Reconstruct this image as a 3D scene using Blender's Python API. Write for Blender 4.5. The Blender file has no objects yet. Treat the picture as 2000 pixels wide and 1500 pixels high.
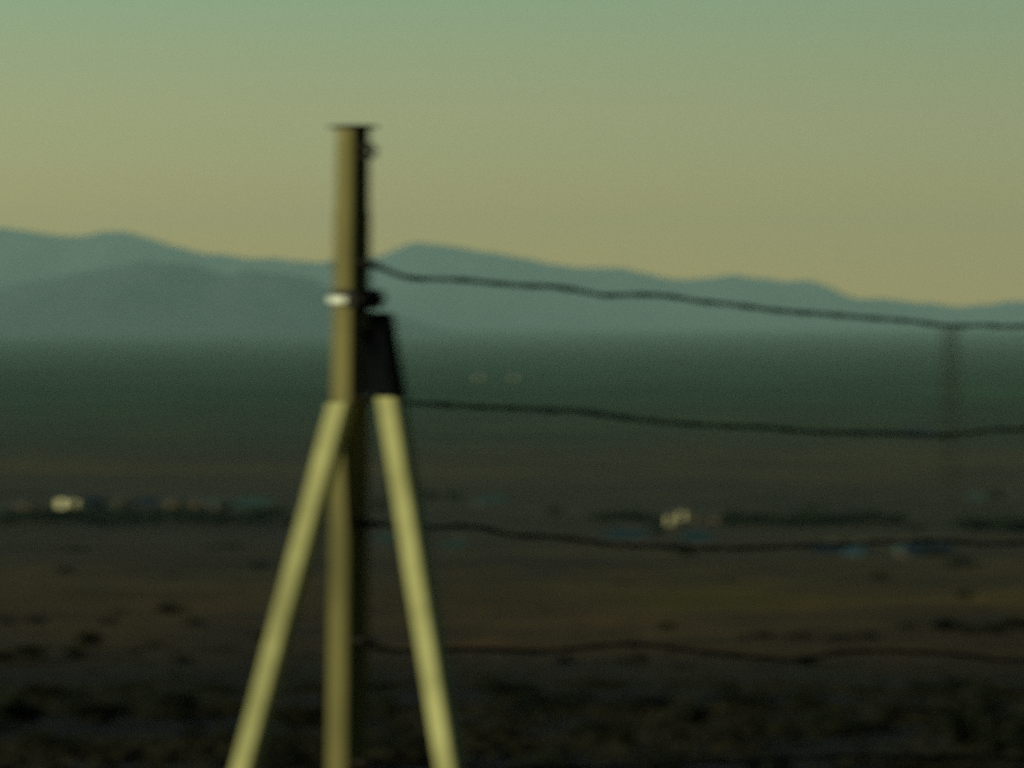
import bpy, math, random
import numpy as np
from mathutils import Vector, noise as mnoise

# ------------------------------------------------------------------ camera, sky, sun
FPX = 11430.0            # focal length in photo pixels (2000 wide)
HOR = 640.0              # photo row of the horizon
scene = bpy.context.scene
C = scene.collection
cam_d = bpy.data.cameras.new('camera')
cam_d.sensor_width = 36.0
cam_d.lens = 36.0 * FPX / 2000.0
cam_d.clip_start = 0.5
cam_d.clip_end = 120000.0
cam_d.dof.use_dof = True                     # the photograph is out of focus: focused well short of the post
cam_d.dof.focus_distance = 2.6
cam_d.dof.aperture_fstop = 40.0
cam_d.dof.aperture_ratio = 0.6
cam = bpy.data.objects.new('camera', cam_d)
C.objects.link(cam)
cam.rotation_euler = (math.radians(90) - math.atan((750.0 - HOR) / FPX), 0, 0)
scene.camera = cam

SUN_DIR = Vector((-0.85, -0.53, 0)).normalized()      # towards the sun, on the ground plan
SUN_EL = math.radians(6.5)
world = bpy.data.worlds.new('World')
scene.world = world
world.use_nodes = True
wn, wl = world.node_tree.nodes, world.node_tree.links
bg = wn['Background']
sky = wn.new('ShaderNodeTexSky')
sky.sky_type = 'NISHITA'
sky.sun_disc = False
sky.sun_elevation = SUN_EL
sky.sun_rotation = math.atan2(SUN_DIR.x, SUN_DIR.y)
sky.air_density = 1.4
sky.dust_density = 3.0
tc = wn.new('ShaderNodeTexCoord')
sep = wn.new('ShaderNodeSeparateXYZ')
wl.new(tc.outputs['Generated'], sep.inputs[0])
mr = wn.new('ShaderNodeMapRange')
mr.inputs['From Min'].default_value = 0.0
mr.inputs['From Max'].default_value = 0.5
wl.new(sep.outputs['Z'], mr.inputs['Value'])
ramp = wn.new('ShaderNodeValToRGB')
wl.new(mr.outputs[0], ramp.inputs[0])
SKY = [(0.0, (0.69, 0.39, 0.02)), (0.030, (0.62, 0.385, 0.035)), (0.060, (0.445, 0.395, 0.155)),
       (0.115, (0.270, 0.38, 0.225)), (0.35, (0.10, 0.19, 0.25)), (1.0, (0.02, 0.055, 0.13))]
el = ramp.color_ramp.elements
while len(el) < len(SKY):
    el.new(0.5)
for e, (p, c) in zip(el, SKY):
    e.position = p
    e.color = (*c, 1)
# dusk glow: the sky is brighter towards the left than towards the right
mx = wn.new('ShaderNodeMapRange')
mx.inputs['From Min'].default_value = -0.35
mx.inputs['From Max'].default_value = 0.35
mx.inputs['To Min'].default_value = 1.4
mx.inputs['To Max'].default_value = 0.6
wl.new(sep.outputs['X'], mx.inputs['Value'])
vm = wn.new('ShaderNodeVectorMath')
vm.operation = 'SCALE'
wl.new(ramp.outputs[0], vm.inputs[0])
my = wn.new('ShaderNodeMapRange')             # and darker behind the camera
my.inputs['From Min'].default_value = -0.6
my.inputs['From Max'].default_value = 0.9
my.inputs['To Min'].default_value = 0.10
my.inputs['To Max'].default_value = 1.0
wl.new(sep.outputs['Y'], my.inputs['Value'])
mm = wn.new('ShaderNodeMath')
mm.operation = 'MULTIPLY'
wl.new(mx.outputs[0], mm.inputs[0])
wl.new(my.outputs[0], mm.inputs[1])
wl.new(mm.outputs[0], vm.inputs['Scale'])
ns = wn.new('ShaderNodeVectorMath')
ns.operation = 'MULTIPLY'
ns.inputs[1].default_value = (0.06, 0.10, 0.08)
wl.new(sky.outputs[0], ns.inputs[0])
va = wn.new('ShaderNodeVectorMath')
va.operation = 'ADD'
sc_ = wn.new('ShaderNodeVectorMath')
sc_.operation = 'SCALE'
sc_.inputs['Scale'].default_value = 10.0
wl.new(vm.outputs[0], sc_.inputs[0])
wl.new(sc_.outputs[0], va.inputs[0])
wl.new(ns.outputs[0], va.inputs[1])
wl.new(va.outputs[0], bg.inputs['Color'])
bg.inputs['Strength'].default_value = 0.1

sun_d = bpy.data.lights.new('sun', 'SUN')
sun_d.energy = 3.8
sun_d.angle = math.radians(0.6)
sun_d.color = (1.0, 0.96, 0.62)
sun = bpy.data.objects.new('sun', sun_d)
C.objects.link(sun)
to_sun = Vector((SUN_DIR.x * math.cos(SUN_EL), SUN_DIR.y * math.cos(SUN_EL), math.sin(SUN_EL)))
sun.rotation_euler = (-to_sun).to_track_quat('-Z', 'Y').to_euler()
sun.location = to_sun * 50

vs = scene.view_settings
vs.view_transform = 'Standard'
vs.look = 'None'
vs.exposure = 0.0
vs.gamma = 1.0
scene.render.engine = 'CYCLES'
cy = scene.cycles
cy.use_denoising = False                 # the fine grain of a high-ISO dusk picture stays
cy.max_bounces = 6
cy.volume_bounces = 1

rng = random.Random(7)

# ------------------------------------------------------------------ helpers
def tag(o, label=None, cat=None, group=None, kind=None):
    if label: o['label'] = label
    if cat: o['category'] = cat
    if group: o['group'] = group
    if kind: o['kind'] = kind
    return o

class MB:
    """collects shapes, links them as one mesh object"""
    def __init__(self):
        self.v, self.f = [], []
    def add(self, verts, faces):
        b = len(self.v)
        self.v += [tuple(p) for p in verts]
        self.f += [tuple(i + b for i in f) for f in faces]
        return self
    def box(self, lo, hi):
        x0, y0, z0 = lo; x1, y1, z1 = hi
        return self.add([(x0, y0, z0), (x1, y0, z0), (x1, y1, z0), (x0, y1, z0), (x0, y0, z1), (x1, y0, z1), (x1, y1, z1), (x0, y1, z1)],
                        [(0, 3, 2, 1), (4, 5, 6, 7), (0, 1, 5, 4), (1, 2, 6, 5), (2, 3, 7, 6), (3, 0, 4, 7)])
    def loft(self, rings):
        """closed tube through rings of equal vertex count, capped"""
        n = len(rings[0])
        vs_ = [p for r in rings for p in r]
        fs = []
        for i in range(len(rings) - 1):
            for k in range(n):
                a, b = i * n + k, i * n + (k + 1) % n
                fs.append((a, b, b + n, a + n))
        fs.append(tuple(reversed(range(n))))
        fs.append(tuple(range((len(rings) - 1) * n, len(rings) * n)))
        return self.add(vs_, fs)
    def tube(self, pts, r, n=6):
        pts = [Vector(p) for p in pts]
        rings = []
        for i, p in enumerate(pts):
            t = (pts[min(i + 1, len(pts) - 1)] - pts[max(i - 1, 0)]).normalized()
            a = t.orthogonal().normalized() if abs(t.z) > 0.95 else t.cross(Vector((0, 0, 1))).normalized()
            b = t.cross(a)
            rr = r[i] if isinstance(r, (list, tuple)) else r
            rings.append([p + a * rr * math.cos(2 * math.pi * k / n) + b * rr * math.sin(2 * math.pi * k / n) for k in range(n)])
        return self.loft(rings)
    def build(self, name, mat, parent=None, smooth=False):
        me = bpy.data.meshes.new(name)
        me.from_pydata(self.v, [], self.f)
        me.materials.append(mat)
        if smooth:
            me.polygons.foreach_set('use_smooth', [True] * len(me.polygons))
        o = bpy.data.objects.new(name, me)
        C.objects.link(o)
        if parent is not None:
            o.parent = parent
        return o

def empty(name, loc, rz=0.0, label=None, cat=None, group=None):
    o = bpy.data.objects.new(name, None)
    o.empty_display_size = 0.3
    C.objects.link(o)
    o.location = loc
    o.rotation_euler = (0, 0, rz)
    return tag(o, label, cat, group)

def copy_tree(src, loc, rz, scale, label=None, group=None):
    r = src.copy(); C.objects.link(r)
    r.location = loc; r.rotation_euler = (0, 0, rz); r.scale = scale
    if label: r['label'] = label
    if group: r['group'] = group
    for ch in list(src.children):
        c = ch.copy(); C.objects.link(c); c.parent = r
        for g in list(ch.children):
            d = g.copy(); C.objects.link(d); d.parent = c
    return r

def material(name, c1, c2, scale=8.0, rough=0.85, detail=5.0, metallic=0.0, bump=0.0, stretch=(1, 1, 1), lo=0.35, hi=0.65, spec=0.25):
    m = bpy.data.materials.new(name)
    m.use_nodes = True
    n, l = m.node_tree.nodes, m.node_tree.links
    b = n['Principled BSDF']
    t = n.new('ShaderNodeTexCoord')
    mp = n.new('ShaderNodeMapping')
    mp.inputs['Scale'].default_value = stretch
    l.new(t.outputs['Object'], mp.inputs[0])
    nz = n.new('ShaderNodeTexNoise')
    nz.inputs['Scale'].default_value = scale
    nz.inputs['Detail'].default_value = detail
    l.new(mp.outputs[0], nz.inputs['Vector'])
    cr = n.new('ShaderNodeValToRGB')
    cr.color_ramp.elements[0].position = lo
    cr.color_ramp.elements[1].position = hi
    cr.color_ramp.elements[0].color = (*c1, 1)
    cr.color_ramp.elements[1].color = (*c2, 1)
    l.new(nz.outputs[0], cr.inputs[0])
    l.new(cr.outputs[0], b.inputs['Base Color'])
    b.inputs['Roughness'].default_value = rough
    b.inputs['Metallic'].default_value = metallic
    b.inputs['Specular IOR Level'].default_value = spec
    if bump:
        bp = n.new('ShaderNodeBump')
        bp.inputs['Strength'].default_value = bump
        bp.inputs['Distance'].default_value = 0.01
        l.new(nz.outputs[0], bp.inputs['Height'])
        l.new(bp.outputs[0], b.inputs['Normal'])
    return m

M = {
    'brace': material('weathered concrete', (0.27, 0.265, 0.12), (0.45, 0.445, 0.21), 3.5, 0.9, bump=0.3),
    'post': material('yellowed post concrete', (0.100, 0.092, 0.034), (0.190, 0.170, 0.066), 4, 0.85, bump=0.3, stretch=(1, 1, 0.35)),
    'cap': material('rusty dark plate', (0.025, 0.022, 0.018), (0.05, 0.04, 0.03), 25, 0.7),
    'zinc': material('galvanised strap', (0.62, 0.66, 0.58), (0.74, 0.78, 0.68), 30, 0.55, spec=0.5),
    'iron': material('dark iron fittings', (0.015, 0.015, 0.014), (0.035, 0.03, 0.025), 40, 0.6, metallic=0.3),
    'shade_black': material('painted post shade', (0.003, 0.004, 0.006), (0.005, 0.006, 0.008), 40, 0.9, spec=0.03),  # near-black colour imitating shade at the head of the right brace
    'wire': material('rusted wire', (0.020, 0.018, 0.015), (0.045, 0.035, 0.026), 30, 0.75, metallic=0.2),
    'leaf_near': material('dark scrub leaves', (0.006, 0.010, 0.004), (0.016, 0.020, 0.008), 3, 0.9),
    'leaf_olive': material('olive scrub leaves', (0.010, 0.012, 0.005), (0.025, 0.025, 0.011), 3, 0.9),
    'leaf_far': material('dark tree leaves', (0.006, 0.016, 0.007), (0.014, 0.028, 0.011), 0.8, 0.9),
    'bark': material('bark', (0.02, 0.016, 0.011), (0.035, 0.026, 0.018), 12, 0.95),
    'grass': material('dry and dark grass', (0.006, 0.0075, 0.003), (0.019, 0.017, 0.008), 0.9, 0.95),
    'white_wall': material('whitewashed wall', (0.50, 0.49, 0.30), (0.58, 0.57, 0.37), 0.8, 0.85),
    'pale_wall': material('dull pale wall', (0.24, 0.22, 0.15), (0.30, 0.28, 0.19), 0.8, 0.9),
    'ochre_wall': material('ochre plaster', (0.050, 0.034, 0.013), (0.068, 0.046, 0.018), 0.8, 0.9),
    'grey_wall': material('grey plaster', (0.06, 0.058, 0.05), (0.09, 0.085, 0.07), 0.8, 0.9),
    'green_wall': material('pale green plaster', (0.018, 0.034, 0.034), (0.026, 0.042, 0.042), 0.8, 0.9),
    'navy_roof': material('navy sheet roof', (0.010, 0.021, 0.036), (0.014, 0.028, 0.048), 1.2, 0.6),
    'blue_roof': material('blue sheet roof', (0.014, 0.038, 0.055), (0.02, 0.05, 0.07), 1.2, 0.6),
    'teal_roof': material('teal slate roof', (0.022, 0.055, 0.055), (0.032, 0.07, 0.07), 1.2, 0.7),
    'dark_roof': material('dark tarred roof', (0.03, 0.03, 0.028), (0.05, 0.048, 0.042), 1.2, 0.8),
    'glass': material('dark window glass', (0.015, 0.02, 0.022), (0.03, 0.035, 0.04), 2, 0.7, spec=0.1),
    'door': material('brown door', (0.08, 0.05, 0.03), (0.12, 0.075, 0.045), 4, 0.7),
    'rust': material('rusted steel', (0.018, 0.020, 0.011), (0.026, 0.028, 0.016), 2, 0.8),
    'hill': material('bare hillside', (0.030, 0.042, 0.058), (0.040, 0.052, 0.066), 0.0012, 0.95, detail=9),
}

# ------------------------------------------------------------------ terrain
ZT = [(0.01, -1.75), (19, -1.75), (24, -1.785), (35, -2.33), (60, -3.52), (110, -5.82), (250, -11.15), (500, -19.5), (800, -28.4),
      (1100, -34.7), (1350, -37.6), (1700, -38.1), (2500, -38.3), (5000, -38.6), (8000, -38.4), (12000, -35.5), (18000, -25.0), (25000, -11.0), (38000, -6.0), (90000, -6.0)]
_lg = np.log(np.array([a for a, _ in ZT])); _zz = np.array([b for _, b in ZT])
_fine = np.linspace(_lg[0], _lg[-1], 4000)
_fz = np.interp(_fine, _lg, _zz)
_k = np.ones(61) / 61.0
_fz = np.convolve(np.pad(_fz, 30, mode='edge'), _k, mode='valid')
def zbase(d):
    return float(np.interp(math.log(max(d, 0.011)), _fine, _fz))
def zg(x, y):
    d = max(y, 0.011)
    z = zbase(d)
    a = min(0.004 * max(d, 6), 0.45) * (1.0 if d < 1500 else max(0.0, 1 - (d - 1500) / 1500))
    s = 1.0 / max(2.5, min(d * 0.12, 60))
    return z + a * (mnoise.noise(Vector((x * 0.06, y * 0.06, 3.1))) + 0.6 * mnoise.noise(Vector((x * 0.2, y * 0.2, 8.7)))) * 0.9
_ys = 640 + FPX * (-_fz) / np.exp(_fine)
_ok = np.exp(_fine) > 15
_yi, _di = _ys[_ok][::-1], np.exp(_fine)[_ok][::-1]
def dist_at(py):
    return float(np.exp(np.interp(py, _yi, np.log(_di))))
def ground_at(px, py):
    d = dist_at(py)
    x = (px - 1000.0) / FPX * d
    return Vector((x, d, zg(x, d)))
def at(px, py, d):
    return Vector(((px - 1000.0) / FPX * d, d, (HOR - py) / FPX * d))

# ground cover by distance (fields and scrub belts; nearest rows darkest): photo row of the belt -> albedo
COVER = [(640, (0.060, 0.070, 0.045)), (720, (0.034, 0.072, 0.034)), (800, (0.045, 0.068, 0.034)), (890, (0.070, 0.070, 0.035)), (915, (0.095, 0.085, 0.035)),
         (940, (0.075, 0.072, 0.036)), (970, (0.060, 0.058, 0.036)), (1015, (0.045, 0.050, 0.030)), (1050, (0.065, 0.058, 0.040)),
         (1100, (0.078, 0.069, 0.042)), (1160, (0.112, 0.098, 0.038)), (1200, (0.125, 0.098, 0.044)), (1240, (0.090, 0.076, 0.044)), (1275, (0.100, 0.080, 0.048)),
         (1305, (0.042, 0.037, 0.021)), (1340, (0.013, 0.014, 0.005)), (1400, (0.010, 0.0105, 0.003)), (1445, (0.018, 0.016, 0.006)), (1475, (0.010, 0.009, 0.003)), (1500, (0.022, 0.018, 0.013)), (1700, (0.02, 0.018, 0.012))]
_cy = np.array([a for a, _ in COVER]); _cc = np.array([b for _, b in COVER])
def cover(x, y):
    if y < 15:
        return _cc[-1]
    py = 640 + FPX * (-zbase(y)) / y
    px = x / max(y, 1) * FPX
    # belts wander: warp the row with a slow noise along x, relative to distance
    w = mnoise.noise(Vector((x / max(y, 1) * 14, math.log(y) * 2.5, 1.7)))
    py += 14 * w
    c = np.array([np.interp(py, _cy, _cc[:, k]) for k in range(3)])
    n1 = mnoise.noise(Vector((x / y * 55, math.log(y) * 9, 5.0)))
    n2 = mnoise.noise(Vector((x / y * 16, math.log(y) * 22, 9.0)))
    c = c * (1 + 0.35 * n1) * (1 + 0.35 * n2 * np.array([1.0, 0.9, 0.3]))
    if 150 < y < 420:                      # a patch of yellowed grass
        g = math.exp(-((px - 370) / 190) ** 2) * math.exp(-((py - 1170) / 32) ** 2)
        c = c * (1 + g * np.array([0.35, 0.50, -0.25]))
    return c

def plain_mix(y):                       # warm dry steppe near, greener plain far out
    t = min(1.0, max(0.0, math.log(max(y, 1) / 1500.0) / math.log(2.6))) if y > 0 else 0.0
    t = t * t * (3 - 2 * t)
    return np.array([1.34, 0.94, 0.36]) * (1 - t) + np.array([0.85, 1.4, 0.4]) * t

def sgrid(lo, hi, n, s):
    u = np.linspace(math.asinh(lo / s), math.asinh(hi / s), n)
    return np.sinh(u) * s
def make_ground():
    ys = np.concatenate([np.linspace(-12000, -200, 12), np.linspace(-100, 12, 8), np.exp(np.linspace(math.log(14), math.log(37500), 420))])
    us = sgrid(-1.0, 1.0, 161, 0.07)
    vs_, cols = [], []
    for y in ys:
        half = max(60.0 + 3.0 * abs(y), 120.0)
        half = min(half, 40000.0) if y < 20000 else 40000.0
        if y < 0: half = max(half, 400)
        # the fan keeps its detail inside the view, and spreads out wide at the sides
        for u in us:
            x = u * half
            vs_.append((x, y, zg(x, y)))
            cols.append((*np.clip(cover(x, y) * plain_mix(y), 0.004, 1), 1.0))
    nx = len(us)
    fs = [(j * nx + i, j * nx + i + 1, (j + 1) * nx + i + 1, (j + 1) * nx + i) for j in range(len(ys) - 1) for i in range(nx - 1)]
    me = bpy.data.meshes.new('ground')
    me.from_pydata(vs_, [], fs)
    at_ = me.color_attributes.new('cover', 'FLOAT_COLOR', 'POINT')
    at_.data.foreach_set('color', np.array(cols, dtype=np.float32).ravel())
    me.polygons.foreach_set('use_smooth', [True] * len(me.polygons))
    m = bpy.data.materials.new('steppe ground')
    m.use_nodes = True
    n, l = m.node_tree.nodes, m.node_tree.links
    b = n['Principled BSDF']
    b.inputs['Roughness'].default_value = 0.95
    b.inputs['Specular IOR Level'].default_value = 0.1
    ca = n.new('ShaderNodeVertexColor'); ca.layer_name = 'cover'
    t = n.new('ShaderNodeTexCoord')
    prev = ca.outputs[0]
    for sc, lo, hi, st in ((1.3, 0.62, 1.35, (1, 1, 1)), (0.18, 0.7, 1.3, (1, 0.5, 1)), (0.02, 0.72, 1.28, (1, 0.6, 1)), (0.002, 0.75, 1.25, (1, 0.8, 1))):
        mp = n.new('ShaderNodeMapping'); mp.inputs['Scale'].default_value = st
        l.new(t.outputs['Object'], mp.inputs[0])
        nz = n.new('ShaderNodeTexNoise'); nz.inputs['Scale'].default_value = sc; nz.inputs['Detail'].default_value = 4
        l.new(mp.outputs[0], nz.inputs['Vector'])
        r = n.new('ShaderNodeMapRange')
        r.inputs['From Min'].default_value = 0.3; r.inputs['From Max'].default_value = 0.7
        r.inputs['To Min'].default_value = lo; r.inputs['To Max'].default_value = hi
        l.new(nz.outputs[0], r.inputs[0])
        v = n.new('ShaderNodeVectorMath'); v.operation = 'SCALE'
        l.new(prev, v.inputs[0]); l.new(r.outputs[0], v.inputs['Scale'])
        prev = v.outputs[0]
    l.new(prev, b.inputs['Base Color'])
    me.materials.append(m)
    o = bpy.data.objects.new('ground', me)
    C.objects.link(o)
    return tag(o, 'dark brown steppe sloping down to a wide flat plain', 'ground', kind='structure')
make_ground()

# ------------------------------------------------------------------ hills
RIDGE = [(-9000, 560), (-6000, 500), (-4000, 540), (-2500, 470), (-1200, 500), (-500, 455), (-200, 440), (0, 443), (60, 447), (110, 458), (200, 455), (270, 458), (300, 463), (340, 480), (400, 495), (460, 500),
         (520, 503), (570, 510), (620, 515), (660, 512), (700, 505), (740, 498), (770, 490), (810, 478), (860, 478), (910, 485), (960, 495),
         (1010, 503), (1060, 512), (1110, 518), (1180, 520), (1230, 528), (1290, 538), (1340, 542), (1400, 543), (1450, 540), (1500, 543),
         (1540, 553), (1580, 556), (1640, 570), (1700, 580), (1760, 590), (1830, 597), (1900, 600), (2000, 592), (2200, 585), (2700, 560), (3500, 590), (5000, 540), (7500, 575), (11000, 600)]
FRONT = [(-9000, 600), (-4000, 560), (-1500, 590), (-600, 545), (-200, 575), (0, 562), (90, 547), (180, 525), (270, 512), (330, 516), (400, 528), (440, 534), (490, 526),
         (545, 530), (600, 545), (660, 572), (720, 600), (800, 625), (900, 648), (2000, 655), (2600, 620), (3500, 600), (5000, 630), (8000, 600), (11000, 640)]
def range_mesh(name, prof, D, depth, label, seed):
    px = np.array([a for a, _ in prof]); py = np.array([b for _, b in prof])
    xs = np.concatenate([np.linspace(-9000, -400, 90), np.linspace(-380, 2380, 420), np.linspace(2400, 11000, 90)])
    nt = 41
    vs_ = []
    for j in range(nt):
        t = j / (nt - 1) * 2 - 1                # -1 near foot, 0 ridge, 1 far foot
        for p in xs:
            y = D + t * depth
            X = (p - 1000) / FPX * D
            wx = X + 500 * t * mnoise.noise(Vector((X / 900, t * 2, seed)))
            q = wx / D * FPX + 1000 if abs(t) > 1e-6 else p
            H = (HOR - np.interp(q, px, py)) / FPX * D + 41
            H += 24 * mnoise.fractal(Vector((X / 260, t * 3, seed + 4)), 0.9, 2.0, 4)
            f = (1 - abs(t)) ** 1.25
            if abs(t) > 1e-6:
                f *= 1 + 0.28 * mnoise.fractal(Vector((X / 520, t * 2.3, seed)), 1.0, 2.0, 4) * min(1, abs(t) * 3)
            vs_.append((X, y, -43 + max(H + 2, 4) * max(f, 0)))
    nx = len(xs)
    fs = [(j * nx + i, j * nx + i + 1, (j + 1) * nx + i + 1, (j + 1) * nx + i) for j in range(nt - 1) for i in range(nx - 1)]
    o = MB().add(vs_, fs).build(name, M['hill'], smooth=True)
    return tag(o, label, 'hills', kind='structure')
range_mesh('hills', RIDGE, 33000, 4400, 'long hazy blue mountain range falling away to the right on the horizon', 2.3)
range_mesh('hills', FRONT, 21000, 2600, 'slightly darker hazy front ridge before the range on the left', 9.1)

# ------------------------------------------------------------------ braced fence post
YP = 19.05                                     # distance of the post; 600 photo px per metre there
S = FPX / YP
post = empty('fence_post', (at(672, 0, YP).x, YP, zg(at(672, 0, YP).x, YP)), 0,
             'tall pale square fence post with two slanting braces and a bright strap', 'fence post', 'fence posts')
P0 = post.location.copy()
def pl(v):                                      # world -> the post's own space
    return Vector(v) - P0
ANG = math.radians(50)
nL = Vector((-math.sin(ANG), -math.cos(ANG), 0)); nR = Vector((math.cos(ANG), -math.sin(ANG), 0))
def sq_ring(c, s, ch=0.006, u=None, v=None):
    u = nL if u is None else u; v = nR if v is None else v
    a = s / 2 if not isinstance(s, tuple) else s[0] / 2
    b = a if not isinstance(s, tuple) else s[1] / 2
    pts = [(a, b - ch), (a - ch, b), (-a + ch, b), (-a, b - ch), (-a, -b + ch), (-a + ch, -b), (a - ch, -b), (a, -b + ch)]
    return [c + u * p + v * q for p, q in pts]
def axis_px(py):                                # post axis leans a little to the right going up
    return 678 + (1500 - py) * 12.0 / 1255.0
def axis(py):
    return at(axis_px(py), py, YP)
def wside(py):                                  # side of the square section
    return np.interp(py, [412, 1700], [54 / S, 61 / S])
shaft = MB()
rings = []
for py in (1760, 1600, 1300, 1000, 800, 600, 470, 416):
    rings.append(sq_ring(pl(axis(py)), float(wside(py)) * (1 + 0.006 * rng.uniform(-1, 1))))
rings.append(sq_ring(pl(axis(411)), 51 / S))
rings.append(sq_ring(pl(axis(330)), 50 / S))
rings.append(sq_ring(pl(axis(252)), 49 / S))
shaft.loft(rings)
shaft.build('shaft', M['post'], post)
cap = MB(); cap.loft([sq_ring(pl(axis(251.5)), 68 / S, 0.003), sq_ring(pl(axis(245)), 68 / S, 0.003)])
cap.build('cap', M['cap'], post)

def brace(T, B, secw, n_az, name='brace'):
    u = (B - T).normalized()
    n1 = Vector((-math.sin(n_az), -math.cos(n_az), 0)); n1 = (n1 - u * n1.dot(u)).normalized()
    n2 = n1.cross(u).normalized()
    rs = []
    for k in range(9):
        c = T.lerp(B, k / 8)
        s = secw * (1 + 0.012 * math.sin(k * 2.1))
        ring = sq_ring(pl(c), s, 0.006, n1, n2)
        if k == 0:                          # the top end is cut level
            ring = [p + u * ((pl(T).z - p.z) / u.z) for p in ring]
        rs.append(ring)
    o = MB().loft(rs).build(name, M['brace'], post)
    return o
Tl = at(667, 786, YP - 0.08); Bl = at(415, 1735, YP - 0.50)
bl = brace(Tl, Bl, 40 / S, math.radians(24)); bl['label'] = 'sunlit brace leaning out to the left'
Tr = at(737, 613, YP + 0.070); Br = at(917, 1735, YP - 0.90)
br_ = brace(Tr, Br, 42 / S, math.radians(30)); br_['label'] = 'brace leaning out to the right with its shaded dark top'
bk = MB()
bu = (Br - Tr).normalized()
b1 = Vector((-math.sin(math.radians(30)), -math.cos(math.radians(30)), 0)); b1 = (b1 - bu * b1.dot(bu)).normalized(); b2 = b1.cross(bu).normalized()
bc = pl(Tr.lerp(Br, 0.080))                     # added near-black sleeve standing in for the post's shadow on the brace head
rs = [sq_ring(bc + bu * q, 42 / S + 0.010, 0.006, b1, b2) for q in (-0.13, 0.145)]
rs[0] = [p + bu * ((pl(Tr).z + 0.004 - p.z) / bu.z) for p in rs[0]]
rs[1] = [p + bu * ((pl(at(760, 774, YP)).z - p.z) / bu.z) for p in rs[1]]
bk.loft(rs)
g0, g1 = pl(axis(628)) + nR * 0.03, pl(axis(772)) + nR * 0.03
g2, g3 = bc + bu * 0.12, bc - bu * 0.12         # added dark plate carrying that painted shade across to the post
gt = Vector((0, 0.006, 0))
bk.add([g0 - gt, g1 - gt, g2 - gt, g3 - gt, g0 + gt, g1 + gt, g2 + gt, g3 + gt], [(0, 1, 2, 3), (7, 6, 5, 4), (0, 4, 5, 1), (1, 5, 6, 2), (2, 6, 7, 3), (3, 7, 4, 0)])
bk.build('brace_head_shade', M['shade_black'], post)
# strap: a bright band round the post with a bolted dark clamp on the right
band = MB()
o_ring = [sq_ring(pl(axis(592.5)), float(wside(585)) + 0.016, 0.004), sq_ring(pl(axis(578)), float(wside(585)) + 0.016, 0.004)]
band.loft(o_ring)
band.build('strap', M['zinc'], post)
cl = MB()
cc = pl(axis(584))
base = cc + nR * (float(wside(585)) / 2 + 0.009)
def obox(mb, c, ax, ay, az, hx, hy, hz):
    vs_ = [c + ax * (sx * hx) + ay * (sy * hy) + az * (sz * hz) for sz in (-1, 1) for sx, sy in ((-1, -1), (1, -1), (1, 1), (-1, 1))]
    mb.add(vs_, [(0, 3, 2, 1), (4, 5, 6, 7), (0, 1, 5, 4), (1, 2, 6, 5), (2, 3, 7, 6), (3, 0, 4, 7)])
Zv = Vector((0, 0, 1))
obox(cl, base + nR * 0.016 + nL * 0.006, nR, nL, Zv, 0.022, 0.062, 0.031)
obox(cl, base + nR * 0.03 + nL * 0.02, nR, nL, Zv, 0.022, 0.012, 0.018)
obox(cl, base + nR * 0.03 - nL * 0.022, nR, nL, Zv, 0.022, 0.012, 0.018)
clo = cl.build('clamp', M['iron'], post)
bolt = MB(); bolt.tube([base + nR * 0.042 + nL * 0.05, base + nR * 0.042 - nL * 0.05], 0.008, 8)
bolt.tube([base + nR * 0.042 + nL * 0.056, base + nR * 0.042 + nL * 0.040], 0.014, 6)
bolt.tube([base + nR * 0.042 - nL * 0.056, base + nR * 0.042 - nL * 0.040], 0.014, 6)
bolt.build('bolt', M['iron'], clo)
# small lug above the strap on the lit face
lug = MB(); obox(lug, pl(axis(572)) + nL * (float(wside(572)) / 2 + 0.004) + nR * 0.012, nR, nL, Zv, 0.030, 0.006, 0.010)
lug.build('lug', M['iron'], post)
# hook: a bent rod loop near the top
hk = MB()
e = pl(axis(297)) + nR * 0.02
pts = [e + Zv * 0.017, e + Zv * 0.018 + nR * 0.035]
for k in range(7):
    a = math.pi / 2 - math.pi * k / 6
    pts.append(e + nR * (0.074 + 0.017 * math.cos(a)) + Zv * (0.017 * math.sin(a)))
pts += [e - Zv * 0.018 + nR * 0.035, e - Zv * 0.017]
hk.tube(pts, 0.0095, 8)
hk.build('hook', M['iron'], post, smooth=True)

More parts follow.
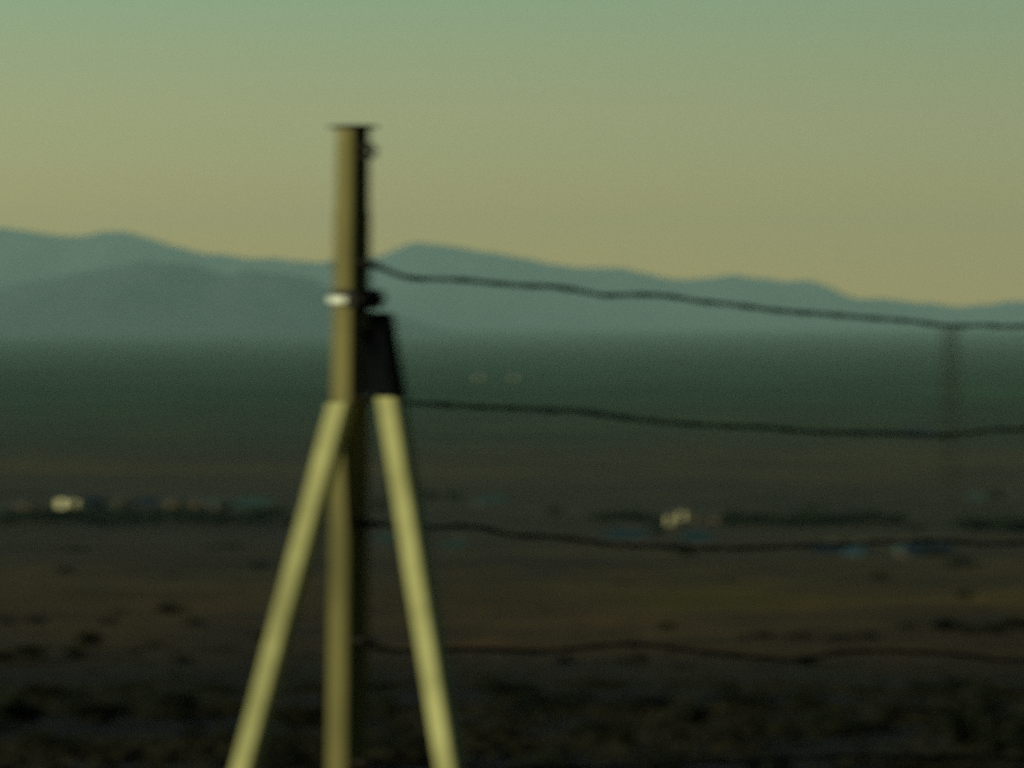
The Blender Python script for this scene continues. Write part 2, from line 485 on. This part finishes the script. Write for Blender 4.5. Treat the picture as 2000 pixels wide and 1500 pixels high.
# ------------------------------------------------------------------ wires
FD = Vector((2.17, 3.3, 0))                   # the fence runs off to the right and away
F0 = Vector((at(690, 0, YP).x + 0.035, YP - 0.03, 0))
def on_fence(px, py):
    k = (px - 1000.0) / FPX
    t = (k * F0.y - F0.x) / (FD.x - k * FD.y)
    Y = F0.y + t * FD.y
    return Vector((F0.x + t * FD.x, Y, (HOR - py) / FPX * Y)), t
WIRES = [
    [(708, 514), (722, 518), (745, 524), (790, 541), (830, 545), (900, 547), (960, 553), (1020, 558), (1080, 560), (1130, 568), (1180, 577), (1240, 576), (1300, 578), (1360, 588), (1420, 594), (1480, 602), (1540, 609), (1600, 613), (1680, 620), (1780, 628), (1850, 637), (1920, 636), (2000, 637)],
    [(708, 777), (740, 780), (800, 787), (870, 791), (930, 795), (1000, 797), (1070, 801), (1130, 803), (1190, 812), (1250, 820), (1310, 826), (1370, 830), (1430, 833), (1500, 836), (1560, 842), (1620, 845), (1750, 847), (1830, 851), (1900, 845), (1950, 839), (2000, 839)],
    [(705, 1021), (740, 1024), (790, 1030), (840, 1031), (910, 1028), (950, 1034), (1000, 1045), (1100, 1051), (1180, 1062), (1280, 1068), (1400, 1072), (1500, 1070), (1580, 1066), (1640, 1064), (1720, 1060), (1800, 1057), (1850, 1057), (1900, 1061), (2000, 1060)],
    [(703, 1252), (740, 1266), (790, 1271), (840, 1271), (920, 1268), (1000, 1271), (1060, 1273), (1120, 1268), (1190, 1261), (1260, 1260), (1320, 1267), (1380, 1275), (1480, 1285), (1540, 1291), (1580, 1286), (1620, 1278), (1700, 1272), (1800, 1275), (1900, 1282), (2000, 1290)],
    [(700, 1490), (760, 1497), (900, 1499), (1050, 1503), (1200, 1499), (1300, 1495), (1400, 1491), (1500, 1484), (1550, 1482), (1620, 1479), (1700, 1476), (1850, 1479), (2000, 1480)],
]
TEND = 2.25
NEXT_Z = [0.02 - 1.80 + h for h in (2.02, 1.62, 1.20, 0.77, 0.40)]
WNAMES = ['topmost twisted fence wire, crossing the foot of the mountains', 'second twisted fence wire from the top, crossing the dark green plain',
          'middle twisted fence wire, crossing the far settlement', 'fourth twisted fence wire from the top, crossing the brown ground with shrubs',
          'lowest twisted fence wire, crossing the dark scrub at the bottom edge']
def catmull(p, per):
    out = []
    for i in range(len(p) - 1):
        a, b, c, d = p[max(i - 1, 0)], p[i], p[i + 1], p[min(i + 2, len(p) - 1)]
        n = max(2, int((c - b).length / per))
        for k in range(n):
            t = k / n
            out.append(0.5 * (2 * b + (c - a) * t + (2 * a - 5 * b + 4 * c - d) * t * t + (3 * b - a - 3 * c + d) * t ** 3))
    out.append(p[-1])
    return out
ends = []
for wi, w in enumerate(WIRES):
    P = []
    for px, py in w:
        q, t = on_fence(px, py)
        P.append(q)
    ze = NEXT_Z[wi]
    zl = P[-1].z
    tl = t
    for k in range(1, 6):
        tt = tl + (TEND - tl) * k / 5
        z = zl + (ze - zl) * (k / 5) ** 1.3 + 0.006 * math.sin(k * 2.2 + wi)
        P.append(Vector((F0.x + tt * FD.x, F0.y + tt * FD.y, z)))
    ends.append(P[-1].copy())
    path = catmull(P, 0.018)
    mb = MB()
    ph = rng.uniform(0, 6)
    s = 0.0
    side = FD.normalized()
    nrm = Vector((-side.y, side.x, 0))
    A, B, R = [], [], []
    for i, q in enumerate(path):
        if i: s += (q - path[i - 1]).length
        a = ph + s * 2 * math.pi / 0.16
        off = nrm * math.cos(a) * 0.0048 + Vector((0, 0, 1)) * math.sin(a) * 0.0048
        A.append(q + off); B.append(q - off)
        kn = (s + 0.03 * math.sin(s * 7 + wi) + ph * 0.05) % 0.23 - 0.115      # a barb's winding every hand's width
        R.append(0.0040 * (1 + 0.25 * mnoise.noise(Vector((s * 3, wi * 5.0, 0)))) + 0.0030 * math.exp(-(kn / 0.03) ** 2))
    mb.tube(A, R, 6); mb.tube(B, R, 6)
    o = mb.build('fence_wire', M['wire'], smooth=True)
    tag(o, WNAMES[wi], 'wire', 'twisted wires of the fence')
    # tie: two turns of wire round the post where this wire is fixed
    c = pl(axis(w[0][1]))
    h = float(wside(w[0][1])) / 2 + 0.006
    tie = MB()
    loop = []
    for k in range(17):
        q = [(h, h), (h, -h), (-h, -h), (-h, h)][k % 4]
        loop.append(c + nL * q[0] + nR * q[1] + Zv * (-0.010 + 0.02 * k / 16))
    tie.tube(loop[1:4], 0.004, 6)
    k0 = pl(P[0])
    tie.tube([c + nR * h + nL * 0.02, k0 + Vector((0.005, -0.012, 0.004)), k0 + Vector((0.03, -0.008, -0.006)), k0 + Vector((0.05, 0.0, 0.002))], [0.008, 0.013, 0.012, 0.007], 7)
    tie.build('wire_tie', M['iron'], post)
# the next post of the fence, out of the picture on the right, carries the far ends of the wires
nx_ = empty('fence_post', (ends[0].x + 0.01, ends[0].y + 0.06, zg(ends[0].x, ends[0].y)), 0, 'plain square line post where the wires end, out to the right', 'fence post', 'fence posts')
sp = MB(); sp.loft([sq_ring(Vector((0, 0, -0.4)), 0.09), sq_ring(Vector((0, 0, 2.2)), 0.078)])
sp.build('shaft', M['post'], nx_)

# ------------------------------------------------------------------ vegetation
def leaf_cloud(mb, n, blobs, size, seed):
    """many small leaf faces through the volume of several uneven clumps"""
    r = random.Random(seed)
    for _ in range(n):
        c, rad = blobs[r.randrange(len(blobs))]
        while True:
            d = Vector((r.uniform(-1, 1), r.uniform(-1, 1), r.uniform(-1, 1)))
            if 0.2 < d.length < 1: break
        d = d * (0.55 + 0.45 * r.random())
        p = Vector((c[0] + d.x * rad[0], c[1] + d.y * rad[1], max(c[2] + d.z * rad[2], 0.01)))
        a = Vector((r.uniform(-1, 1), r.uniform(-1, 1), r.uniform(-0.6, 1))).normalized()
        b = a.orthogonal().normalized()
        s = size * r.uniform(0.6, 1.4)
        mb.add([p - b * s * 0.45, p + a * s, p + b * s * 0.45, p - a * s * 0.8], [(0, 1, 2, 3)])
def shrub_proto(seed, mat, n=900, size=0.055):
    r = random.Random(seed)
    root = empty('shrub', (0, -30, -1.75))
    blobs = []
    for _ in range(7):
        x, y = r.uniform(-0.42, 0.42), r.uniform(-0.35, 0.35)
        rad = r.uniform(0.14, 0.30)
        blobs.append(((x, y, rad * r.uniform(0.7, 1.5)), (rad * 1.15, rad * 1.1, rad)))
    mb = MB(); leaf_cloud(mb, n, blobs, size, seed)
    mb.build('foliage', mat, root)
    st = MB()
    for c, rad in blobs:
        st.tube([(c[0] * 0.15, c[1] * 0.15, -0.05), (c[0] * 0.5, c[1] * 0.5, c[2] * 0.45), (c[0], c[1], c[2])], [0.02, 0.014, 0.006], 5)
    st.build('stem', M['bark'], root)
    return root
SHR = [shrub_proto(i * 11 + 3, M['leaf_near'] if i % 3 else M['leaf_olive']) for i in range(6)]
used = set()
def place(proto_list, i, loc, rz, sc, name_label, cat, group):
    p = proto_list[i]
    if id(p) not in used:
        used.add(id(p))
        p.location = loc; p.rotation_euler = (0, 0, rz); p.scale = sc
        o = p
    else:
        o = copy_tree(p, loc, rz, sc)
    o['label'] = name_label; o['category'] = cat
    if group: o['group'] = group
    return o
# (px, base row, width px, height px, label)
G1 = 'low shrubs dotted over the brown steppe'
LFT = 'low dark shrub on brown ground left of the braced post'
RGT = 'low dark shrub on brown ground right of the braced post, around the fourth wire'
MID = 'tiny dark bush on the open brown slope below the settlement'
SH = [(172, 1256, 62, 36, 'largest dark green shrub of the row left of the braced post'), (396, 1234, 78, 28, 'wide dark shrub just left of the left brace, above the others'),
      (300, 1253, 44, 20, LFT), (216, 1234, 44, 22, LFT), (330, 1202, 66, 20, 'flat wide shrub farthest back on the left slope'), (36, 1294, 96, 34, 'broad dark shrub at the left edge of the picture'),
      (146, 1293, 42, 26, LFT), (366, 1300, 56, 24, 'dark shrub nearest to the left brace foot'), (262, 1290, 34, 16, LFT), (76, 1233, 56, 20, LFT), (440, 1264, 70, 18, LFT), (385, 1266, 60, 16, LFT),
      (510, 1250, 40, 18, LFT), (20, 1240, 40, 16, LFT), (232, 1204, 26, 12, LFT), (130, 1118, 44, 14, MID), (507, 1112, 36, 18, 'small dark bush on the slope close left of the left brace'), (440, 1074, 70, 10, MID), (150, 1078, 60, 10, MID), (345, 1124, 30, 9, MID),
      (1222, 1144, 56, 15, MID), (1886, 1176, 38, 20, 'lone round dark bush near the right edge, above the fourth wire'), (1722, 1136, 44, 14, MID), (1880, 1110, 60, 12, MID), (1420, 1140, 24, 8, MID),
      (1132, 1243, 32, 13, RGT), (1246, 1244, 28, 14, RGT), (1306, 1250, 40, 20, RGT), (1398, 1250, 30, 12, RGT), (1476, 1258, 66, 16, RGT), (1540, 1256, 40, 12, RGT), (1580, 1258, 54, 14, RGT), (1640, 1260, 60, 15, RGT), (1700, 1258, 50, 13, RGT),
      (1104, 1299, 44, 20, RGT), (1236, 1300, 56, 22, RGT), (1020, 1274, 60, 14, RGT), (1590, 1302, 72, 22, RGT), (1330, 1310, 40, 14, RGT),
      (1780, 1250, 70, 22, RGT), (1850, 1254, 80, 26, RGT), (1920, 1256, 80, 26, RGT), (1985, 1254, 70, 26, RGT)]
for i, (px, py, w, h, lab) in enumerate(SH):
    g = ground_at(px, py)
    m = g.y / FPX
    place(SHR, i % 6, (g.x, g.y, g.z - 0.02), rng.uniform(-0.5, 0.5), (w * m * 0.95, w * m * 0.8, h * m * 1.9), lab, 'shrub', G1)
# foreground scrub: bigger bushes close behind the fence
SHN = [shrub_proto(i * 17 + 101, M['leaf_near'] if i != 2 else M['leaf_olive'], 1500, 0.045) for i in range(4)]
G2 = 'dark scrub bushes behind the fence'
FL = 'dark scrub bush in the dark foreground left of the braces'
FC = 'dark scrub bush in the dark foreground between and behind the braces'
FR = 'dark scrub bush in the dark foreground right of the braces'
NB = [(1440, 1400, 130, 62, 'round dark bush standing above the scrub below the dip of the fourth wire'), (1900, 1470, 150, 150, 'tallest blackish bush near the right edge, between the two lowest wires'),
      (1350, 1420, 120, 60, FR), (1990, 1500, 140, 110, FR), (1560, 1400, 150, 50, FR), (1640, 1440, 140, 55, FR), (1760, 1420, 150, 60, FR), (1250, 1390, 150, 44, FR), (1100, 1400, 170, 56, FR), (1000, 1380, 140, 50, FR), (960, 1450, 150, 60, FR),
      (1180, 1450, 130, 50, FR), (1310, 1500, 150, 50, FR), (1500, 1500, 120, 46, FR), (1800, 1520, 150, 70, FR), (1070, 1520, 170, 60, FR), (1700, 1340, 90, 26, FR), (1830, 1345, 130, 36, FR), (1960, 1350, 130, 40, FR), (1170, 1345, 120, 26, FR),
      (760, 1400, 110, 50, FC), (790, 1480, 120, 60, FC), (590, 1420, 110, 56, FC), (560, 1500, 120, 50, FC), (735, 1350, 90, 28, FC), (610, 1350, 80, 26, FC),
      (60, 1360, 150, 40, FL), (20, 1430, 140, 80, FL), (180, 1420, 170, 66, FL), (330, 1410, 160, 60, FL), (430, 1390, 120, 50, FL), (260, 1350, 120, 30, FL), (400, 1460, 130, 50, FL), (120, 1470, 150, 50, FL), (270, 1475, 130, 40, FL), (420, 1350, 100, 28, FL)]
for i, (px, py, w, h, lab) in enumerate(NB):
    g = ground_at(px, py)
    m = g.y / FPX
    place(SHN, i % 4, (g.x, g.y, g.z - 0.02), rng.uniform(-3, 3), (w * m * 0.95, w * m * 0.9, h * m * 1.8), lab, 'bush', G2)
# grass: countless tufts
def grass():
    mb = MB()
    r = random.Random(5)
    for _ in range(9000):
        d = math.exp(r.uniform(math.log(20.5), math.log(120)))
        x = r.uniform(-0.16, 0.16) * d
        if mnoise.noise(Vector((x * 0.35, d * 0.18, 2.2))) < -0.05 and r.random() < 0.8: continue
        z = zg(x, d)
        hgt = r.uniform(0.03, 0.09) * (1.0 if d < 60 else 0.8)
        for k in range(5):
            a = r.uniform(0, 6.28); sp_ = r.uniform(0.03, 0.10)
            bx, by = x + r.uniform(-0.05, 0.05), d + r.uniform(-0.05, 0.05)
            tx, ty = bx + math.cos(a) * sp_, by + math.sin(a) * sp_
            wx, wy = -math.sin(a) * 0.007, math.cos(a) * 0.007
            mb.add([(bx - wx, by - wy, z - 0.02), (bx + wx, by + wy, z - 0.02), ((bx + tx) / 2 + wx * 0.7, (by + ty) / 2 + wy * 0.7, z + hgt * 0.65), (tx, ty, z + hgt)], [(0, 1, 2, 3)])
    o = mb.build('grass', M['grass'])
    tag(o, 'dry dark grass covering the foreground slope', 'grass', kind='stuff')
grass()
# dirt track at the lower left
tr = MB()
n = 60
vs_ = []
for i in range(n):
    x = -8 + 9.0 * i / (n - 1)
    y0 = 24.2 + 0.10 * math.sin(x * 1.3) - 0.02 * x
    for y in (y0, y0 + 0.35, y0 + 0.75):
        vs_.append((x, y + 0.06 * mnoise.noise(Vector((x * 2, y, 0))), zg(x, y) + 0.012))
tr.add(vs_, [(3 * i + k, 3 * i + k + 3, 3 * i + k + 4, 3 * i + k + 1) for i in range(n - 1) for k in range(2)])
M['dirt'] = material('bare dirt', (0.035, 0.027, 0.022), (0.055, 0.043, 0.033), 2.0, 0.95)
tag(tr.build('path', M['dirt']), 'narrow strip of bare reddish dirt along the bottom left edge', 'path', kind='structure')

# ------------------------------------------------------------------ far trees
def tree_proto(seed, tall):
    r = random.Random(seed)
    root = empty('tree', (0, -40, -1.75))
    tk = MB()
    tk.tube([(0, 0, -0.2), (0.03, 0, 0.3 * tall), (-0.02, 0.04, 0.62 * tall), (0.04, 0, 0.86 * tall)], [0.09, 0.07, 0.05, 0.02], 7)
    blobs = []
    for k in range(9):
        a = r.uniform(0, 6.28); q = r.uniform(0.05, 0.36)
        z = r.uniform(0.28, 0.88) * tall
        rad = r.uniform(0.16, 0.30)
        c = (math.cos(a) * q, math.sin(a) * q, z)
        blobs.append((c, (rad, rad, rad * 0.9)))
        tk.tube([(0, 0, z * 0.55), (c[0] * 0.6, c[1] * 0.6, z * 0.85), c], [0.04, 0.025, 0.01], 5)
    tk.build('trunk', M['bark'], root)
    mb = MB(); leaf_cloud(mb, 900, blobs, 0.085, seed)
    mb.build('crown', M['leaf_far'], root)
    return root
TR = [tree_proto(301, 1.0), tree_proto(322, 1.05), tree_proto(347, 0.95), tree_proto(366, 1.1)]
TL = 'dark green tree in the belt under the white house row on the left'
TM = 'dark tree among the settlement between the lit houses and right brace'
TRr = 'dark tree of the long belt right of the lit houses'
TE = 'dark tree of the short belt at the right edge under the middle plain'
trees = []
for k in range(40):
    px = 2 + k * 14.2 + rng.uniform(-8, 8)
    trees.append((px, 1030 + rng.uniform(-10, 3), rng.uniform(36, 54), rng.uniform(24, 34), TL))
trees += [(885, 985, 26, 36, 'upright dark tree just right of the right brace, beside the teal roof'), (838, 985, 30, 26, TM), (1085, 1012, 34, 22, TM), (745, 1003, 32, 34, 'dark tree seen between the post and the right brace')]
for k in range(10):
    trees.append((1165 + k * 12 + rng.uniform(-5, 5), 1020 + rng.uniform(-3, 3), rng.uniform(26, 40), rng.uniform(16, 26), TM))
trees.append((1281, 1050, 40, 34, 'tree with a dark round crown below the lit houses, beside the blue roof'))
trees.append((1337, 1092, 44, 34, 'dark bushy tree under the third wire, below the lit houses'))
for k in range(30):
    trees.append((1422 + k * 11.6 + rng.uniform(-6, 6), 1028 + rng.uniform(-3, 4), rng.uniform(28, 44), rng.uniform(18, 34), TRr))
trees.append((1585, 1045, 28, 62, 'tallest tree of the belt right of the lit houses'))
for k in range(12):
    trees.append((1878 + k * 11.5 + rng.uniform(-5, 5), 1040 + rng.uniform(-4, 4), rng.uniform(34, 48), rng.uniform(22, 34), TE))
trees += [(1790, 1040, 40, 16, TRr), (1830, 1092, 60, 18, 'dark bush in front of the dark blue shed near the right edge'), (1945, 982, 30, 24, 'lone dark tree near the right edge above the tree belt'),
          (1875, 1100, 50, 16, 'low dark bush right of the dark blue shed')]
for i, (px, py, w, h, lab) in enumerate(trees):
    g = ground_at(px, py)
    m = g.y / FPX
    place(TR, i % 4, (g.x, g.y, g.z), rng.uniform(-3, 3), (w * m * 1.05, w * m * 1.05, h * m * 1.05), lab, 'tree', 'trees around the far settlement')

# ------------------------------------------------------------------ houses of the settlement
def house(px, py, wpx, hpx, wall, roof, label, rz=-0.5, gable=0.35, depth=0.8, cat='house', nwin=2, roof_share=None):
    g = ground_at(px, py)
    m = g.y / FPX
    w, h = wpx * m, hpx * m
    dp = w * depth
    root = empty('house' if cat == 'house' else 'shed', (g.x, g.y, g.z), rz, label, cat, 'houses of the far settlement')
    hw = h * (1 - gable)
    wl_ = MB()
    a, b = w / 2, dp / 2
    # walls with gable ends along x
    wl_.add([(-a, -b, -0.4), (a, -b, -0.4), (a, b, -0.4), (-a, b, -0.4), (-a, -b, hw), (a, -b, hw), (a, b, hw), (-a, b, hw), (-a, 0, h), (a, 0, h)],
            [(0, 1, 5, 4), (2, 3, 7, 6), (1, 2, 6, 9, 5), (3, 0, 4, 8, 7), (0, 3, 2, 1)])
    wl_.build('wall', M[wall], root)
    rf = MB()
    ov = 0.25
    t = 0.12
    sl = (h - hw) / b
    for s in (-1, 1):
        y1 = s * (b + ov); z1 = hw - sl * ov
        vs2 = [(-a - ov, 0, h + 0.02), (a + ov, 0, h + 0.02), (a + ov, y1, z1 + 0.02), (-a - ov, y1, z1 + 0.02)]
        vs2 += [(p[0], p[1], p[2] + t) for p in vs2]
        rf.add(vs2, [(0, 1, 2, 3), (7, 6, 5, 4), (0, 4, 5, 1), (1, 5, 6, 2), (2, 6, 7, 3), (3, 7, 4, 0)])
    ro = rf.build('roof', M[roof], root)
    ch = MB(); ch.box((a * 0.3, b * 0.1, h - 0.3), (a * 0.3 + 0.45, b * 0.1 + 0.45, h + 0.7))
    ch.build('chimney', M['grey_wall'], ro)
    for k in range(nwin):
        x = -a + w * (k + 0.7) / (nwin + 0.9)
        wb = MB(); wb.box((x - 0.35, -b - 0.04, hw * 0.4), (x + 0.35, -b + 0.02, hw * 0.8))
        wb.build('window', M['glass'], root)
    d = MB(); d.box((a * 0.72 - 0.4, -b - 0.05, -0.02), (a * 0.72 + 0.4, -b + 0.02, min(hw * 0.85, 1.95)))
    d.build('door', M['door'], root)
    return root
house(135, 996, 32, 29, 'white_wall', 'dark_roof', 'brightest whitewashed house of the row at the far left', -0.95, 0.2, 1.0, nwin=0)
house(154, 1001, 18, 32, 'white_wall', 'dark_roof', 'narrow pale house touching the brightest white house', -1.0, 0.2, 1.0, nwin=0)
house(182, 995, 44, 26, 'grey_wall', 'navy_roof', 'low house with a wide navy roof right of the white house', 0.15, 0.6, 0.8)
house(241, 994, 26, 22, 'ochre_wall', 'dark_roof', 'small ochre house between the navy and the blue roofed house', -0.85, 0.25, 0.8, nwin=1)
house(288, 997, 32, 28, 'grey_wall', 'navy_roof', 'dark house with a blue roof in the middle of the left row', 0.2, 0.55, 0.8)
house(340, 992, 26, 18, 'ochre_wall', 'dark_roof', 'dull ochre cottage left of its lookalike cottage', -0.8, 0.3, 0.8, nwin=1)
house(385, 992, 24, 18, 'ochre_wall', 'dark_roof', 'dull ochre cottage right of its lookalike cottage', -0.8, 0.3, 0.8, nwin=1)
house(415, 996, 22, 20, 'green_wall', 'teal_roof', 'small pale green house in the left row', -0.6, 0.3, 0.8, nwin=1)
house(452, 991, 16, 16, 'ochre_wall', 'dark_roof', 'tiny ochre hut beside the long teal roof', -0.8, 0.3, 0.9, nwin=0)
house(493, 996, 62, 24, 'green_wall', 'teal_roof', 'long house with a teal roof at the right end of the left row', 0.1, 0.6, 0.5, nwin=3)
house(45, 998, 36, 16, 'ochre_wall', 'dark_roof', 'low dull ochre house at the left edge left of the white house', -0.5, 0.4, 0.7)
house(958, 988, 52, 22, 'grey_wall', 'teal_roof', 'house with a pale teal roof right of the right brace', 0.2, 0.6, 0.6)
house(757, 1066, 36, 20, 'grey_wall', 'teal_roof', 'shed with a teal roof seen between post and right brace', 0.2, 0.6, 0.7, cat='shed', nwin=1)
house(888, 1077, 34, 16, 'grey_wall', 'teal_roof', 'small teal roofed shed just right of the right brace, below the third wire', 0.2, 0.6, 0.7, cat='shed', nwin=1)
house(1315, 1029, 15, 30, 'white_wall', 'dark_roof', 'left one of the pair of small lit white houses', -0.95, 0.2, 1.0, nwin=0)
house(1339, 1017, 15, 23, 'white_wall', 'dark_roof', 'right and brighter one of the pair of small lit white houses', -0.95, 0.2, 1.0, nwin=0)
house(1360, 1020, 13, 14, 'ochre_wall', 'dark_roof', 'small ochre hut just right of the lit white pair', -0.9, 0.2, 1.0, nwin=0)
house(1398, 1022, 13, 14, 'ochre_wall', 'dark_roof', 'small ochre hut standing alone before the tree belt', -0.9, 0.2, 1.0, nwin=0)
house(1467, 1014, 9, 12, 'white_wall', 'dark_roof', 'tiny pale hut at the left end of the long tree belt', -0.9, 0.2, 1.0, nwin=0)
house(1222, 1060, 72, 22, 'grey_wall', 'blue_roof', 'long blue roofed shed left of the round crowned tree', 0.1, 0.65, 0.5, cat='shed', nwin=3)
house(1360, 1064, 46, 24, 'grey_wall', 'blue_roof', 'short blue roofed shed below the small ochre huts', 0.15, 0.65, 0.6, cat='shed')
house(1615, 1082, 54, 18, 'grey_wall', 'navy_roof', 'navy roofed shed left of the light blue hut', 0.1, 0.65, 0.5, cat='shed')
house(1670, 1088, 28, 24, 'green_wall', 'blue_roof', 'light blue hut at the end of the navy roofed shed', -0.3, 0.6, 0.8, cat='shed', nwin=1)
house(1812, 1090, 84, 26, 'grey_wall', 'navy_roof', 'dark blue roofed long shed near the right edge', 0.1, 0.65, 0.5, cat='shed', nwin=3)
house(1761, 1086, 14, 22, 'green_wall', 'teal_roof', 'pale greenish hut at the left end of the dark blue shed', -0.7, 0.3, 0.9, cat='shed', nwin=0)
house(1908, 980, 24, 16, 'grey_wall', 'teal_roof', 'faint grey teal house near the right edge beside the lone tree', 0.1, 0.6, 0.6)
house(1790, 850, 60, 12, 'grey_wall', 'navy_roof', 'far navy roofed barn touching the second wire on the right', 0.0, 0.65, 0.5, cat='shed')
house(938, 741, 9, 10, 'pale_wall', 'dark_roof', 'left one of two far pale specks of house on the green plain', -0.9, 0.25, 1.0, nwin=0)
house(1007, 741, 9, 10, 'pale_wall', 'dark_roof', 'right one of two far pale specks of house on the green plain', -0.9, 0.25, 1.0, nwin=0)

# ------------------------------------------------------------------ lattice tower
g = ground_at(1856, 1003)
m = g.y / FPX
tw = empty('lattice_tower', g, 0.35, 'faint tall lattice tower rising to the horizon near the right edge', 'tower')
H = 362 * m
def half(t):
    return (48 * (1 - t) + 24 * t) * m / 2 * 0.86
for sx, sy in ((-1, -1), (1, -1), (1, 1), (-1, 1)):
    MB().tube([(sx * half(t), sy * half(t), t * H - (0.3 if t == 0 else 0)) for t in (0, 0.5, 1)], 0.10, 6).build('leg', M['rust'], tw)
NS = 13
for k in range(4):
    c = [(-1, -1), (1, -1), (1, 1), (-1, 1)]
    p, q = c[k], c[(k + 1) % 4]
    mb = MB()
    for s in range(NS):
        t0, t1 = s / NS, (s + 1) / NS
        a0, a1 = half(t0), half(t1)
        mb.tube([(p[0] * a0, p[1] * a0, t0 * H), (q[0] * a1, q[1] * a1, t1 * H)], 0.05, 5)
        mb.tube([(q[0] * a0, q[1] * a0, t0 * H), (p[0] * a1, p[1] * a1, t1 * H)], 0.05, 5)
        mb.tube([(p[0] * a1, p[1] * a1, t1 * H), (q[0] * a1, q[1] * a1, t1 * H)], 0.05, 5)
    mb.build('bracing', M['rust'], tw)

# ------------------------------------------------------------------ air
hz = MB(); hz.box((-46000, -12500, -44.5), (46000, 38000, 700))
hm = bpy.data.materials.new('haze')
hm.use_nodes = True
hn, hl = hm.node_tree.nodes, hm.node_tree.links
for nd in list(hn):
    if nd.type == 'BSDF_PRINCIPLED': hn.remove(nd)
pv = hn.new('ShaderNodeVolumePrincipled')
pv.inputs['Color'].default_value = (0.555, 0.865, 0.90, 1)
pv.inputs['Density'].default_value = 3.3e-5
hl.new(pv.outputs[0], hn['Material Output'].inputs['Volume'])
tag(hz.build('haze', hm), 'thin bluish evening haze over the whole plain', 'haze', kind='stuff')
